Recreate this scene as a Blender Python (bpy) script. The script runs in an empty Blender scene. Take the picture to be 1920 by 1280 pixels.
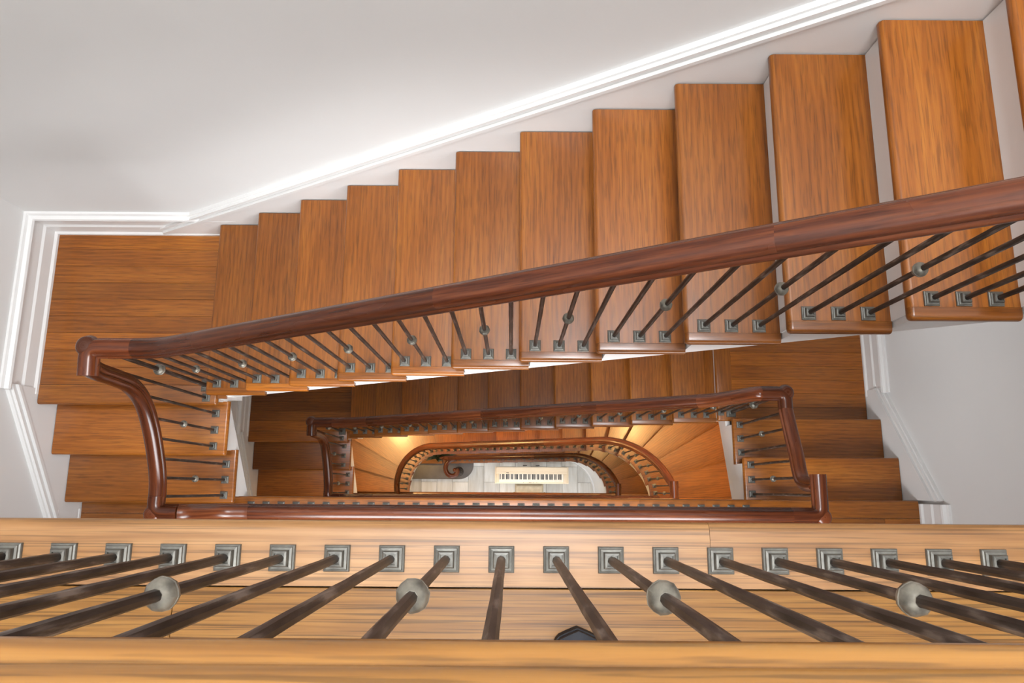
import bpy, bmesh, math, random
from mathutils import Vector, Matrix

random.seed(7)
S = bpy.context.scene
C = S.collection
PI = math.pi
R_ = 0.175            # one rise
G_ = 0.2614           # one going
CAMZ = 13.82          # camera height over the ground floor
def Z(d): return CAMZ - d

# ------------------------------------------------------------------ camera
cam = bpy.data.cameras.new('camera')
cam.sensor_width = 36.0
cam.lens = 1373.4 / 1920.0 * 36.0
cam.clip_start = 0.02
camo = bpy.data.objects.new('camera', cam)
C.objects.link(camo)
camo.matrix_world = Matrix.Translation((0, 0, CAMZ)) @ Matrix.Rotation(0.1984, 4, 'X') @ Matrix.Rotation(0.0070, 4, 'Z')
S.camera = camo

# ------------------------------------------------------------------ world, lights, exposure
w = bpy.data.worlds.new('world')
S.world = w
w.use_nodes = True
w.node_tree.nodes['Background'].inputs[0].default_value = (0.80, 0.88, 1.0, 1)
w.node_tree.nodes['Background'].inputs[1].default_value = 0.6
S.view_settings.view_transform = 'Standard'
S.view_settings.look = 'None'
S.view_settings.gamma = 1.0
S.view_settings.use_curve_mapping = False
S.view_settings.exposure = -0.45
CEIL = Z(1.2135) + 5.0
SKY = (-0.65, 0.65, -0.55, 1.15)      # skylight opening in plan: x0 x1 y0 y1
def area(name, loc, sx, sy, power, col, rot=(0, 0, 0)):
    l = bpy.data.lights.new(name, 'AREA'); l.shape = 'RECTANGLE'; l.size = sx; l.size_y = sy
    l.energy = power; l.color = col
    o = bpy.data.objects.new(name, l); C.objects.link(o); o.location = loc; o.rotation_euler = rot
    return o
area('skylight_daylight', ((SKY[0]+SKY[1])/2, (SKY[2]+SKY[3])/2, CEIL + 0.16), SKY[1]-SKY[0], SKY[3]-SKY[2], 560, (0.94, 0.97, 1.0))
for nm, zz, pw in (('upper_gallery', Z(1.2135) + 1.75, 20), ('middle_gallery', Z(4.3635) + 1.65, 170), ('lower_gallery', Z(7.5135) + 1.65, 45), ('ground_floor', 1.55, 62)):
    # added fill lights on the near wall, tilted down to spare the far wall
    area(nm + '_added_fill', (0, -1.34, zz), 2.6, 1.3, pw, (0.95, 0.975, 1.0), (math.radians(46), 0, 0)).data.spread = math.radians(112)

# ------------------------------------------------------------------ materials
M = {}
def nodes(m):
    m.use_nodes = True
    nt = m.node_tree
    return nt, nt.nodes, nt.links, nt.nodes['Principled BSDF']
def ramp(n, stops):
    cr = n.color_ramp
    while len(cr.elements) < len(stops): cr.elements.new(0.5)
    for e, (p, c) in zip(cr.elements, stops): e.position = p; e.color = (*c, 1)
def wood(name, axis, dark, mid, light, rough=0.30, var=0.35, coord='Object', coat=0.35, freq=1.0, fleck=0.10, spec=0.4, pore=(190, 9, .72)):
    m = bpy.data.materials.new(name); M[name] = m
    nt, N, L, b = nodes(m)
    tc = N.new('ShaderNodeTexCoord'); oi = N.new('ShaderNodeObjectInfo')
    off = N.new('ShaderNodeVectorMath'); off.operation = 'SCALE'; off.inputs[0].default_value = (37.0, 53.0, 71.0)
    L.new(oi.outputs['Random'], off.inputs['Scale'])
    add = N.new('ShaderNodeVectorMath'); add.operation = 'ADD'
    L.new(tc.outputs[coord], add.inputs[0]); L.new(off.outputs[0], add.inputs[1])
    def mapped(across, along):
        mp = N.new('ShaderNodeMapping')
        sc = [across * freq] * 3
        sc['XYZ'.index(axis)] = along * freq
        mp.inputs['Scale'].default_value = sc
        L.new(add.outputs[0], mp.inputs['Vector'])
        return mp
    g1 = N.new('ShaderNodeTexNoise'); g1.inputs['Scale'].default_value = 1.0; g1.inputs['Detail'].default_value = 5; g1.inputs['Roughness'].default_value = 0.62
    g1.inputs['Distortion'].default_value = 0.6
    L.new(mapped(120, 4.0).outputs[0], g1.inputs['Vector'])
    g2 = N.new('ShaderNodeTexNoise'); g2.inputs['Scale'].default_value = 1.0; g2.inputs['Detail'].default_value = 3
    L.new(mapped(7, 1.4).outputs[0], g2.inputs['Vector'])
    # cathedral grain rings
    wv = N.new('ShaderNodeTexWave'); wv.wave_type = 'BANDS'; wv.bands_direction = 'X' if axis != 'X' else 'Y'
    wv.inputs['Scale'].default_value = 3.2; wv.inputs['Distortion'].default_value = 9.0; wv.inputs['Detail'].default_value = 2.5; wv.inputs['Detail Scale'].default_value = 0.7
    L.new(mapped(4.2, 0.75).outputs[0], wv.inputs['Vector'])
    mx = N.new('ShaderNodeMix'); mx.data_type = 'FLOAT'; mx.inputs[0].default_value = 0.55
    L.new(g1.outputs['Fac'], mx.inputs[2]); L.new(g2.outputs['Fac'], mx.inputs[3])
    mx2 = N.new('ShaderNodeMix'); mx2.data_type = 'FLOAT'; mx2.inputs[0].default_value = fleck
    L.new(mx.outputs[0], mx2.inputs[2]); L.new(wv.outputs['Fac'], mx2.inputs[3])
    cr = N.new('ShaderNodeValToRGB'); ramp(cr, [(0.28, dark), (0.5, mid), (0.72, light)])
    L.new(mx2.outputs[0], cr.inputs[0])
    # tone of each piece
    tone = N.new('ShaderNodeMapRange'); tone.inputs['To Min'].default_value = 1 - var/2; tone.inputs['To Max'].default_value = 1 + var/2
    L.new(oi.outputs['Random'], tone.inputs['Value'])
    mul = N.new('ShaderNodeVectorMath'); mul.operation = 'SCALE'
    L.new(cr.outputs[0], mul.inputs[0]); L.new(tone.outputs[0], mul.inputs['Scale'])
    # fine pores
    po = N.new('ShaderNodeTexNoise'); po.inputs['Scale'].default_value = 1.0; po.inputs['Detail'].default_value = 2
    L.new(mapped(pore[0], pore[1]).outputs[0], po.inputs['Vector'])
    pr = N.new('ShaderNodeMapRange'); pr.inputs['From Min'].default_value = 0.38; pr.inputs['From Max'].default_value = 0.48
    pr.inputs['To Min'].default_value = pore[2]; pr.inputs['To Max'].default_value = 1.0
    L.new(po.outputs['Fac'], pr.inputs['Value'])
    mul2 = N.new('ShaderNodeVectorMath'); mul2.operation = 'SCALE'
    L.new(mul.outputs[0], mul2.inputs[0]); L.new(pr.outputs[0], mul2.inputs['Scale'])
    L.new(mul2.outputs[0], b.inputs['Base Color'])
    rr = N.new('ShaderNodeMapRange'); rr.inputs['To Min'].default_value = rough - 0.06; rr.inputs['To Max'].default_value = rough + 0.1
    L.new(g2.outputs['Fac'], rr.inputs['Value']); L.new(rr.outputs[0], b.inputs['Roughness'])
    b.inputs['Coat Weight'].default_value = coat; b.inputs['Coat Roughness'].default_value = 0.18
    b.inputs['Specular IOR Level'].default_value = spec
    bp = N.new('ShaderNodeBump'); bp.inputs['Strength'].default_value = 0.08; bp.inputs['Distance'].default_value = 0.002
    L.new(g1.outputs['Fac'], bp.inputs['Height']); L.new(bp.outputs[0], b.inputs['Normal'])
    return m
OAK = ((0.135, 0.036, 0.0030), (0.230, 0.068, 0.0060), (0.315, 0.108, 0.011))
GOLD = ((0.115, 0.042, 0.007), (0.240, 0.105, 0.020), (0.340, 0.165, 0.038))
MAH = ((0.034, 0.0075, 0.003), (0.088, 0.0205, 0.006), (0.160, 0.045, 0.013))
wood('oak_y', 'Y', *OAK)
wood('oak_x', 'X', *OAK, var=0.55)
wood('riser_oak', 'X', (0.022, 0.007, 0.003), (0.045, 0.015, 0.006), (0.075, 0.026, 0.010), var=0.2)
wood('sheen_oak_x', 'X', (0.16, 0.066, 0.018), (0.29, 0.140, 0.048), (0.40, 0.215, 0.085), rough=0.40, spec=0.5, var=0.12, coat=0.0, pore=(300, 3.2, .6))  # near nosing board: oak with its sheen painted in as a paler base
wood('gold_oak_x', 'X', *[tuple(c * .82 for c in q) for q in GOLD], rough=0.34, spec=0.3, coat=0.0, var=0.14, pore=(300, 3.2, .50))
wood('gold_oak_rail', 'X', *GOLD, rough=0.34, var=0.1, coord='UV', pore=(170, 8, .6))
wood('mahogany', 'X', *MAH, rough=0.25, var=0.7, coord='UV', coat=0.12, fleck=0.12, spec=0.36)

def plain(name, col, rough=0.5, metal=0.0, noise=0.06, scale=4.0, coat=0.0, bump=0.0, bscale=60):
    m = bpy.data.materials.new(name); M[name] = m
    nt, N, L, b = nodes(m)
    tc = N.new('ShaderNodeTexCoord')
    nz = N.new('ShaderNodeTexNoise'); nz.inputs['Scale'].default_value = scale; nz.inputs['Detail'].default_value = 4
    L.new(tc.outputs['Object'], nz.inputs['Vector'])
    cr = N.new('ShaderNodeValToRGB')
    ramp(cr, [(0.3, tuple(c * (1 - noise) for c in col)), (0.7, tuple(min(1, c * (1 + noise)) for c in col))])
    L.new(nz.outputs['Fac'], cr.inputs[0]); L.new(cr.outputs[0], b.inputs['Base Color'])
    b.inputs['Roughness'].default_value = rough; b.inputs['Metallic'].default_value = metal
    b.inputs['Coat Weight'].default_value = coat
    if bump:
        n2 = N.new('ShaderNodeTexNoise'); n2.inputs['Scale'].default_value = bscale; n2.inputs['Detail'].default_value = 3
        L.new(tc.outputs['Object'], n2.inputs['Vector'])
        bp = N.new('ShaderNodeBump'); bp.inputs['Strength'].default_value = bump; bp.inputs['Distance'].default_value = 0.003
        L.new(n2.outputs['Fac'], bp.inputs['Height']); L.new(bp.outputs[0], b.inputs['Normal'])
    return m
plain('wall_paint', (0.70, 0.692, 0.68), 0.75, noise=0.02, scale=1.5, bump=0.03, bscale=120)
plain('white_paint', (0.74, 0.732, 0.72), 0.32, noise=0.015, coat=0.1)
plain('cream_paint', (0.78, 0.75, 0.69), 0.4, noise=0.02)
plain('ceiling_paint', (0.85, 0.85, 0.84), 0.8, noise=0.01)
plain('plate_bronze', (0.115, 0.110, 0.095), 0.40, metal=0.4, noise=0.3, scale=60, bump=0.15)
plain('collar_bronze', (0.175, 0.16, 0.13), 0.40, metal=0.5, noise=0.6, scale=50, bump=0.2)
plain('dark_stone', (0.085, 0.072, 0.065), 0.25, noise=0.2, scale=6)
plain('piano_cream', (0.74, 0.62, 0.46), 0.35, noise=0.03)
plain('key_white', (0.85, 0.80, 0.70), 0.3, noise=0.02)
plain('key_black', (0.012, 0.012, 0.014), 0.3, noise=0.1)
plain('bench_fabric', (0.74, 0.65, 0.49), 0.7, noise=0.06, scale=20)
plain('leaf_green', (0.018, 0.028, 0.012), 0.5, noise=0.5, scale=20)
plain('terracotta', (0.12, 0.05, 0.03), 0.7, noise=0.15, scale=12)
plain('shoe_navy', (0.006, 0.007, 0.012), 0.6, noise=0.3, scale=30, bump=0.2)
plain('shoe_rubber', (0.004, 0.004, 0.006), 0.7, noise=0.2)
plain('brass', (0.55, 0.38, 0.16), 0.3, metal=1.0, noise=0.1)
plain('glass_pane', (0.9, 0.94, 0.97), 0.05, noise=0.0)
# worn hammered iron
m = bpy.data.materials.new('iron'); M['iron'] = m
nt, N, L, b = nodes(m)
tc = N.new('ShaderNodeTexCoord'); oi = N.new('ShaderNodeObjectInfo')
va = N.new('ShaderNodeVectorMath'); va.operation = 'MULTIPLY_ADD'; va.inputs[1].default_value = (90, 90, 14)
L.new(tc.outputs['Object'], va.inputs[0]); L.new(oi.outputs['Random'], va.inputs[2])
nz = N.new('ShaderNodeTexNoise'); nz.inputs['Scale'].default_value = 1.0; nz.inputs['Detail'].default_value = 5
L.new(va.outputs[0], nz.inputs['Vector'])
cr = N.new('ShaderNodeValToRGB'); ramp(cr, [(0.35, (0.022, 0.016, 0.013)), (0.55, (0.062, 0.047, 0.038)), (0.72, (0.24, 0.20, 0.17))])
L.new(nz.outputs['Fac'], cr.inputs[0]); L.new(cr.outputs[0], b.inputs['Base Color'])
b.inputs['Metallic'].default_value = 0.55; b.inputs['Roughness'].default_value = 0.42
bp = N.new('ShaderNodeBump'); bp.inputs['Strength'].default_value = 0.35; bp.inputs['Distance'].default_value = 0.002
L.new(nz.outputs['Fac'], bp.inputs['Height']); L.new(bp.outputs[0], b.inputs['Normal'])
# whitewashed ground floor boards
m = bpy.data.materials.new('washed_tile'); M['washed_tile'] = m
nt, N, L, b = nodes(m)
tc = N.new('ShaderNodeTexCoord'); oi = N.new('ShaderNodeObjectInfo')
mp = N.new('ShaderNodeVectorMath'); mp.operation = 'MULTIPLY_ADD'; mp.inputs[1].default_value = (14, 2, 10)
off = N.new('ShaderNodeVectorMath'); off.operation = 'SCALE'; off.inputs[0].default_value = (31, 47, 11); L.new(oi.outputs['Random'], off.inputs['Scale'])
L.new(tc.outputs['Object'], mp.inputs[0]); L.new(off.outputs[0], mp.inputs[2])
nz = N.new('ShaderNodeTexNoise'); nz.inputs['Scale'].default_value = 1.0; nz.inputs['Detail'].default_value = 4; L.new(mp.outputs[0], nz.inputs['Vector'])
cr = N.new('ShaderNodeValToRGB'); ramp(cr, [(0.25, (0.46, 0.43, 0.38)), (0.5, (0.58, 0.565, 0.53)), (0.75, (0.68, 0.67, 0.65))])
L.new(nz.outputs['Fac'], cr.inputs[0])
tn = N.new('ShaderNodeMapRange'); tn.inputs['To Min'].default_value = 0.86; tn.inputs['To Max'].default_value = 1.1; L.new(oi.outputs['Random'], tn.inputs['Value'])
ml = N.new('ShaderNodeVectorMath'); ml.operation = 'SCALE'; L.new(cr.outputs[0], ml.inputs[0]); L.new(tn.outputs[0], ml.inputs['Scale'])
L.new(ml.outputs[0], b.inputs['Base Color']); b.inputs['Roughness'].default_value = 0.35
# lamp glass
m = bpy.data.materials.new('lamp_glow'); M['lamp_glow'] = m
nt, N, L, b = nodes(m)
b.inputs['Base Color'].default_value = (1, 0.85, 0.6, 1); b.inputs['Emission Color'].default_value = (1.0, 0.66, 0.27, 1); b.inputs['Emission Strength'].default_value = 30

# ------------------------------------------------------------------ helpers
def put(o, parent, loc):
    """link o; loc is a world position (parents are never rotated)"""
    C.objects.link(o)
    if parent is not None:
        o.parent = parent
        loc = Vector(loc) - world_loc(parent)
    o.location = loc
    return o
def world_loc(o):
    v = Vector(o.location)
    while o.parent is not None:
        o = o.parent; v = v + Vector(o.location)
    return v
def thing(name, label, cat, loc=(0, 0, 0), group=None, kind=None):
    o = bpy.data.objects.new(name, None); C.objects.link(o); o.location = loc; o.empty_display_size = 0.1
    o['label'] = label; o['category'] = cat
    if group: o['group'] = group
    if kind: o['kind'] = kind
    return o
def tag(o, label, cat=None, kind=None, group=None):
    o['label'] = label
    if cat: o['category'] = cat
    if kind: o['kind'] = kind
    if group: o['group'] = group
    return o
def mesh_obj(name, me, mat, parent=None, loc=(0, 0, 0)):
    if mat and not me.materials: me.materials.append(M[mat])
    return put(bpy.data.objects.new(name, me), parent, loc)
def smooth(me, ang=40):
    for p in me.polygons: p.use_smooth = True
    me.set_sharp_from_angle(angle=math.radians(ang))
def finish(bm, name, ang=None):
    bmesh.ops.recalc_face_normals(bm, faces=bm.faces)
    me = bpy.data.meshes.new(name); bm.to_mesh(me); bm.free()
    if ang: smooth(me, ang)
    return me
_cache = {}
def board_mesh(sx, sy, sz, sides='', b=0.012, seg=3, eb=0.0):
    """box 0..sx, 0..sy, -sz..0, nosed (rounded) along the named sides: w (-x) e (+x) s (-y) n (+y)"""
    key = (round(sx, 4), round(sy, 4), round(sz, 4), sides, b, seg, eb)
    if key in _cache: return _cache[key]
    bm = bmesh.new()
    bmesh.ops.create_cube(bm, size=1.0)
    for v in bm.verts: v.co = Vector(((v.co.x + .5) * sx, (v.co.y + .5) * sy, (v.co.z - .5) * sz))
    def on(e, s):
        a, c = e.verts[0].co, e.verts[1].co
        return {'w': lambda: a.x == 0 and c.x == 0, 'e': lambda: abs(a.x - sx) < 1e-6 and abs(c.x - sx) < 1e-6,
                's': lambda: a.y == 0 and c.y == 0, 'n': lambda: abs(a.y - sy) < 1e-6 and abs(c.y - sy) < 1e-6}[s]()
    bm.edges.ensure_lookup_table()
    es = []
    for e in bm.edges:
        vert = abs(e.verts[0].co.z - e.verts[1].co.z) > 1e-6
        hits = [s for s in sides if on(e, s)]
        if (not vert and hits) or (vert and len(hits) >= 2): es.append(e)
    if es: bmesh.ops.bevel(bm, geom=es, offset=b, segments=seg, affect='EDGES', profile=0.5)
    if eb:
        te = [e for e in bm.edges if all(abs(v.co.z) < 1e-6 for v in e.verts) and len(e.link_faces) == 2 and e.calc_face_angle(0) > 1.2]
        if te: bmesh.ops.bevel(bm, geom=te, offset=eb, segments=1, affect='EDGES')
    me = finish(bm, 'board', 35)
    _cache[key] = me
    return me
def board(name, x0, x1, y0, y1, zt, th, mat, parent, sides='', b=0.012, eb=0.0):
    me = board_mesh(x1 - x0, y1 - y0, th, sides, b, 3, eb)
    if me.materials and me.materials[0] != M[mat]:
        k = (id(me), mat)
        if k not in _cache:
            c = me.copy(); c.materials.clear(); c.materials.append(M[mat]); _cache[k] = c
        me = _cache[k]
    return mesh_obj(name, me, mat, parent, (x0, y0, zt))
def prism(name, pts, axis, a0, a1, mat, parent=None, bev=0.0):
    """polygon extruded along axis: 'y' pts are (x,z); 'x' pts are (y,z); 'z' pts are (x,y)"""
    bm = bmesh.new()
    def v3(p, a): return {'y': (p[0], a, p[1]), 'x': (a, p[0], p[1]), 'z': (p[0], p[1], a)}[axis]
    o = Vector(v3(pts[0], a0))
    A = [bm.verts.new(Vector(v3(p, a0)) - o) for p in pts]; B = [bm.verts.new(Vector(v3(p, a1)) - o) for p in pts]
    n = len(pts)
    bm.faces.new(A); bm.faces.new(B[::-1])
    for i in range(n): bm.faces.new((A[i], B[i], B[(i+1) % n], A[(i+1) % n]))
    if bev:
        bmesh.ops.recalc_face_normals(bm, faces=bm.faces)
        es = [e for e in bm.edges if e.calc_face_angle(0) > 0.6]
        bmesh.ops.bevel(bm, geom=es, offset=bev, segments=2, affect='EDGES')
    return mesh_obj(name, finish(bm, name, 35), mat, parent, o)
def lathe_mesh(prof, n=16, squash=1.0, facet=0.0):
    bm = bmesh.new(); rings = []
    for r, z in prof:
        if r < 1e-6: rings.append([bm.verts.new((0, 0, z))]); continue
        rings.append([bm.verts.new(((r * (1 + facet * (i % 2))) * math.cos(2*PI*i/n), (r * (1 + facet * (i % 2))) * math.sin(2*PI*i/n), z)) for i in range(n)])
    for a, c in zip(rings, rings[1:]):
        for i in range(n):
            j = (i + 1) % n
            if len(a) == 1 and len(c) == 1: continue
            if len(a) == 1: bm.faces.new((a[0], c[i], c[j]))
            elif len(c) == 1: bm.faces.new((a[i], c[0], a[j]))
            else: bm.faces.new((a[i], a[j], c[j], c[i]))
    for rg in (rings[0], rings[-1]):
        if len(rg) > 1: bm.faces.new(rg)
    return finish(bm, 'turned', 45)
# handrail section (u across, v up), well-rounded crown, groove and lower bead
_half = [(0.0, 0.030), (0.010, 0.0292), (0.019, 0.0262), (0.026, 0.0205), (0.0298, 0.0125), (0.0302, 0.0075), (0.0285, 0.0055), (0.0300, 0.0038), (0.0345, 0.0015), (0.0375, -0.004), (0.0375, -0.010), (0.0350, -0.015), (0.0290, -0.018), (0.0255, -0.023), (0.0245, -0.031)]
_half = [(u * 1.06, v * 1.04) for u, v in _half]
PROF = [(-u, v) for u, v in _half[::-1]] + [(u, v) for u, v in _half[1:]]
def sweep(name, pts, parent, mat='mahogany', prof=PROF, heads=None):
    P = [Vector(p) for p in pts]; n = len(P)
    o = P[0].copy()
    seg = []
    last = None
    for i in range(n - 1):
        d = P[i+1] - P[i]; h = Vector((d.x, d.y, 0))
        if h.length > 0.25 * d.length or last is None and h.length > 1e-5: h = h.normalized(); last = h
        else: h = last
        seg.append(h)
    for i in range(n - 1):
        if seg[i] is None: seg[i] = next(s for s in seg if s is not None)
    bm = bmesh.new(); uvl = bm.loops.layers.uv.new('UVMap')
    rings = []; us = []; acc = 0
    plen = [0]
    for a, c in zip(prof, prof[1:] + prof[:1]): plen.append(plen[-1] + math.hypot(c[0]-a[0], c[1]-a[1]))
    for i in range(n):
        h0 = seg[max(0, i-1)]; h1 = seg[min(n-2, i)]
        hh = (h0 + h1).normalized(); cs = max(0.4, hh.dot(h0))
        lat = Vector((hh.y, -hh.x, 0)) / cs
        t0 = (P[i] - P[i-1]).normalized() if i else None
        t1 = (P[i+1] - P[i]).normalized() if i < n-1 else None
        t = ((t0 or t1) + (t1 or t0)).normalized()
        th = t.dot(hh) ; tz = t.z
        up = (Vector((0, 0, 1)) * th - hh * tz).normalized()
        if i: acc += (P[i] - P[i-1]).length
        us.append(acc)
        rings.append([bm.verts.new(P[i] - o + lat * u + up * v) for u, v in prof])
    k = len(prof)
    for i in range(n - 1):
        for j in range(k):
            q = (j + 1) % k
            f = bm.faces.new((rings[i][j], rings[i+1][j], rings[i+1][q], rings[i][q]))
            for lp, (uu, vv) in zip(f.loops, ((us[i], plen[j]), (us[i+1], plen[j]), (us[i+1], plen[j+1]), (us[i], plen[j+1]))): lp[uvl].uv = (uu, vv)
    for rg in (rings[0], rings[-1]):
        f = bm.faces.new(rg)
        for lp, (u, v) in zip(f.loops, prof): lp[uvl].uv = (u * .2, v)
    return mesh_obj(name, finish(bm, name, 42), mat, parent, o)
def spline(pts, per=6):
    """Catmull-Rom through the points"""
    P = [Vector(p) for p in pts]; out = []
    for i in range(len(P) - 1):
        p0 = P[max(0, i-1)]; p1 = P[i]; p2 = P[i+1]; p3 = P[min(len(P)-1, i+2)]
        for s in range(per):
            t = s / per
            out.append(0.5 * ((2*p1) + (p2-p0)*t + (2*p0-5*p1+4*p2-p3)*t*t + (3*p1-p0-3*p2+p3)*t**3))
    out.append(P[-1]); return out
# corner block of the handrail: a mitred elbow with a turned boss on its outer corner
def corner_block(a, c, b, parent, boss=True, mat='mahogany'):
    """a, c, b: end, corner, end (level)"""
    a, c, b = Vector(a), Vector(c), Vector(b)
    da = (a - c).normalized(); db = (b - c).normalized()
    rr = .042
    arc = [c + da*rr*(1-t)**2 + db*rr*t**2 for t in [i/8 for i in range(9)]]
    o = sweep('corner_block', [a] + arc + [b], parent, mat, PROF)
    if boss:
        q = c - (da + db) * 0.004
        me = _cache.get('boss')
        if me is None:
            me = lathe_mesh([(r * 1.28, z) for r, z in [(0.0, 0.0305), (0.014, 0.0300), (0.024, 0.0265), (0.029, 0.019), (0.0305, 0.008), (0.0335, 0.002), (0.0355, -0.005), (0.033, -0.013), (0.028, -0.018), (0.024, -0.030), (0.0, -0.030)]], 28)
            me.uv_layers.new(name='UVMap'); _cache['boss'] = me
        mesh_obj('corner_boss', me, mat, o, q)
    # inner fillet
    q = c + (da + db) * 0.040
    return o
# ------------------------------------------------------------------ balusters
def plate_mesh(k=1.0):
    key = ('plate', k)
    if key in _cache: return _cache[key]
    bm = bmesh.new()
    prof = [(0.0205, 0), (0.0205, 0.004), (0.0195, 0.0055), (0.0172, 0.0065), (0.0165, 0.009), (0.0128, 0.0098), (0.0125, 0.018), (0.0112, 0.020), (0.0080, 0.0205), (0.0078, 0.0175), (0.004, 0.0175)]
    rings = []
    for r, z in prof:
        r *= k; z *= k
        rings.append([bm.verts.new((sx * r, sy * r, z)) for sx, sy in ((-1, -1), (1, -1), (1, 1), (-1, 1))])
    for a, c in zip(rings, rings[1:]):
        for i in range(4): bm.faces.new((a[i], a[(i+1) % 4], c[(i+1) % 4], c[i]))
    bm.faces.new(rings[0]); bm.faces.new(rings[-1])
    me = finish(bm, 'plate', None); _cache[key] = me
    return me
def rod_mesh(h, k=1.0):
    key = ('rod', round(h, 3), k)
    if key in _cache: return _cache[key]
    rnd = random.Random(int(h * 1000)); bm = bmesh.new(); n = 8; rings = []
    m_ = max(6, int(h / 0.055))
    for i in range(m_ + 1):
        z = h * i / m_
        rings.append([bm.verts.new((0.0070 * k * (1 + rnd.uniform(-.07, .05)) * math.cos(2*PI*j/n + .2), 0.0070 * k * (1 + rnd.uniform(-.07, .05)) * math.sin(2*PI*j/n + .2), z)) for j in range(n)])
    for a, c in zip(rings, rings[1:]):
        for j in range(n): bm.faces.new((a[j], a[(j+1) % n], c[(j+1) % n], c[j]))
    bm.faces.new(rings[0]); bm.faces.new(rings[-1])
    me = finish(bm, 'rod', 30); _cache[key] = me
    return me
def collar_mesh(k=1.0):
    key = ('collar', k)
    if key in _cache: return _cache[key]
    pr = [(0.0072, -0.019), (0.0105, -0.018), (0.0112, -0.0145), (0.0098, -0.0125), (0.0140, -0.0100), (0.0172, -0.0045), (0.0178, 0.0005), (0.0168, 0.0015), (0.0172, 0.0025), (0.0160, 0.0075), (0.0125, 0.0120), (0.0088, 0.0140), (0.0072, 0.0150)]
    me = lathe_mesh([(r * k, z * k) for r, z in pr], 14, facet=0.035); smooth(me, 26); _cache[key] = me
    return me
def baluster(x, y, z0, z1, parent, collar=False, k=1.0, full=True, rot=0.0):
    b_ = mesh_obj('newel_rod' if k > 1.2 else 'baluster', rod_mesh(z1 - z0, k), 'iron', parent, (x, y, z0))
    p = mesh_obj('base_plate', plate_mesh(k), 'plate_bronze', b_, (x, y, z0))
    p.rotation_euler = (0, 0, rot)
    if collar:
        c = mesh_obj('collar', collar_mesh(k), 'collar_bronze', b_, (x, y, z0 + (z1 - z0) * 0.49))
        c.rotation_euler = (0, 0, random.uniform(0, 1))
    return b_
def lerp_path(path, ax, v, z_i=2):
    """height on a path whose coordinate ax is monotone"""
    P = sorted(path, key=lambda p: p[ax])
    if v <= P[0][ax]: return P[0][z_i]
    for a, c in zip(P, P[1:]):
        if a[ax] <= v <= c[ax]:
            t = 0 if c[ax] == a[ax] else (v - a[ax]) / (c[ax] - a[ax])
            return a[z_i] * (1 - t) + c[z_i] * t
    return P[-1][z_i]

# ------------------------------------------------------------------ plan of the stairwell
XL, XR = -2.4918, 2.373        # faces of the skirting boards, left and right
YW = 1.3508                    # face of the far skirting
YIN = 0.4532                   # inner (well) ends of the treads, far flight
YG = -0.052                    # well edge of the galleries
XIL, XIR = -1.55, 1.42         # well ends of the short flights, left and right
YB, YGB = 0.510, -0.105        # lines of baluster feet
XBL, XBR = -1.610, 1.465
YN = -1.42                     # near wall
TH = 0.035                     # tread thickness
L0 = Z(1.2135); L1 = L0 - 18*R_; L2 = L1 - 18*R_; L3 = L2 - 20*R_

# ---- room shell
def wallbox(name, x0, x1, y0, y1, z0, z1, mat, label, kind='structure'):
    bm = bmesh.new(); bmesh.ops.create_cube(bm, size=1)
    for v in bm.verts: v.co = Vector(((v.co.x)*(x1-x0), (v.co.y)*(y1-y0), (v.co.z+.5)*(z1-z0)))
    o = mesh_obj(name, finish(bm, name), mat, None, ((x0+x1)/2, (y0+y1)/2, z0))
    o['kind'] = kind; o['label'] = label
    return o
WT = 0.04
wallbox('wall_far', XL-.3, XR+.3, YW+WT, YW+WT+.15, 0, CEIL, 'wall_paint', 'tall pale grey wall along the long upper flight')
wallbox('wall_left', XL-WT-.15, XL-WT, YN-.2, YW+WT, 0, CEIL, 'wall_paint', 'pale grey wall on the left side of the stairwell')
wallbox('wall_right', XR+WT, XR+WT+.15, YN-.2, YW+WT, 0, CEIL, 'wall_paint', 'pale grey wall on the right side of the stairwell')
wallbox('wall_near', XL-.3, XR+.3, YN-.15, YN, 0, CEIL, 'wall_paint', 'pale grey wall behind the galleries')
# ceiling with its skylight
cl = bpy.data.objects.new('ceiling', None); C.objects.link(cl); cl['kind'] = 'structure'; cl['label'] = 'white ceiling around the skylight'; cl.location = (0, 0, CEIL)
for (a, b2, c, d) in ((XL-.2, SKY[0], YN-.15, YW+.2), (SKY[1], XR+.2, YN-.15, YW+.2), (SKY[0], SKY[1], YN-.15, SKY[2]), (SKY[0], SKY[1], SKY[3], YW+.2)):
    board('ceiling_panel', a, b2, c, d, CEIL + .12, .12, 'ceiling_paint', cl)
sw = bpy.data.objects.new('window_1', None); C.objects.link(sw); sw['kind'] = 'structure'; sw['label'] = 'white framed skylight over the stairwell'; sw.location = (0, .4, CEIL)
for x in (SKY[0], SKY[0] + (SKY[1]-SKY[0])/3, SKY[0] + 2*(SKY[1]-SKY[0])/3, SKY[1]):
    board('glazing_bar', x - .015, x + .015, SKY[2], SKY[3], CEIL + .14, .03, 'white_paint', sw)

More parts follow.
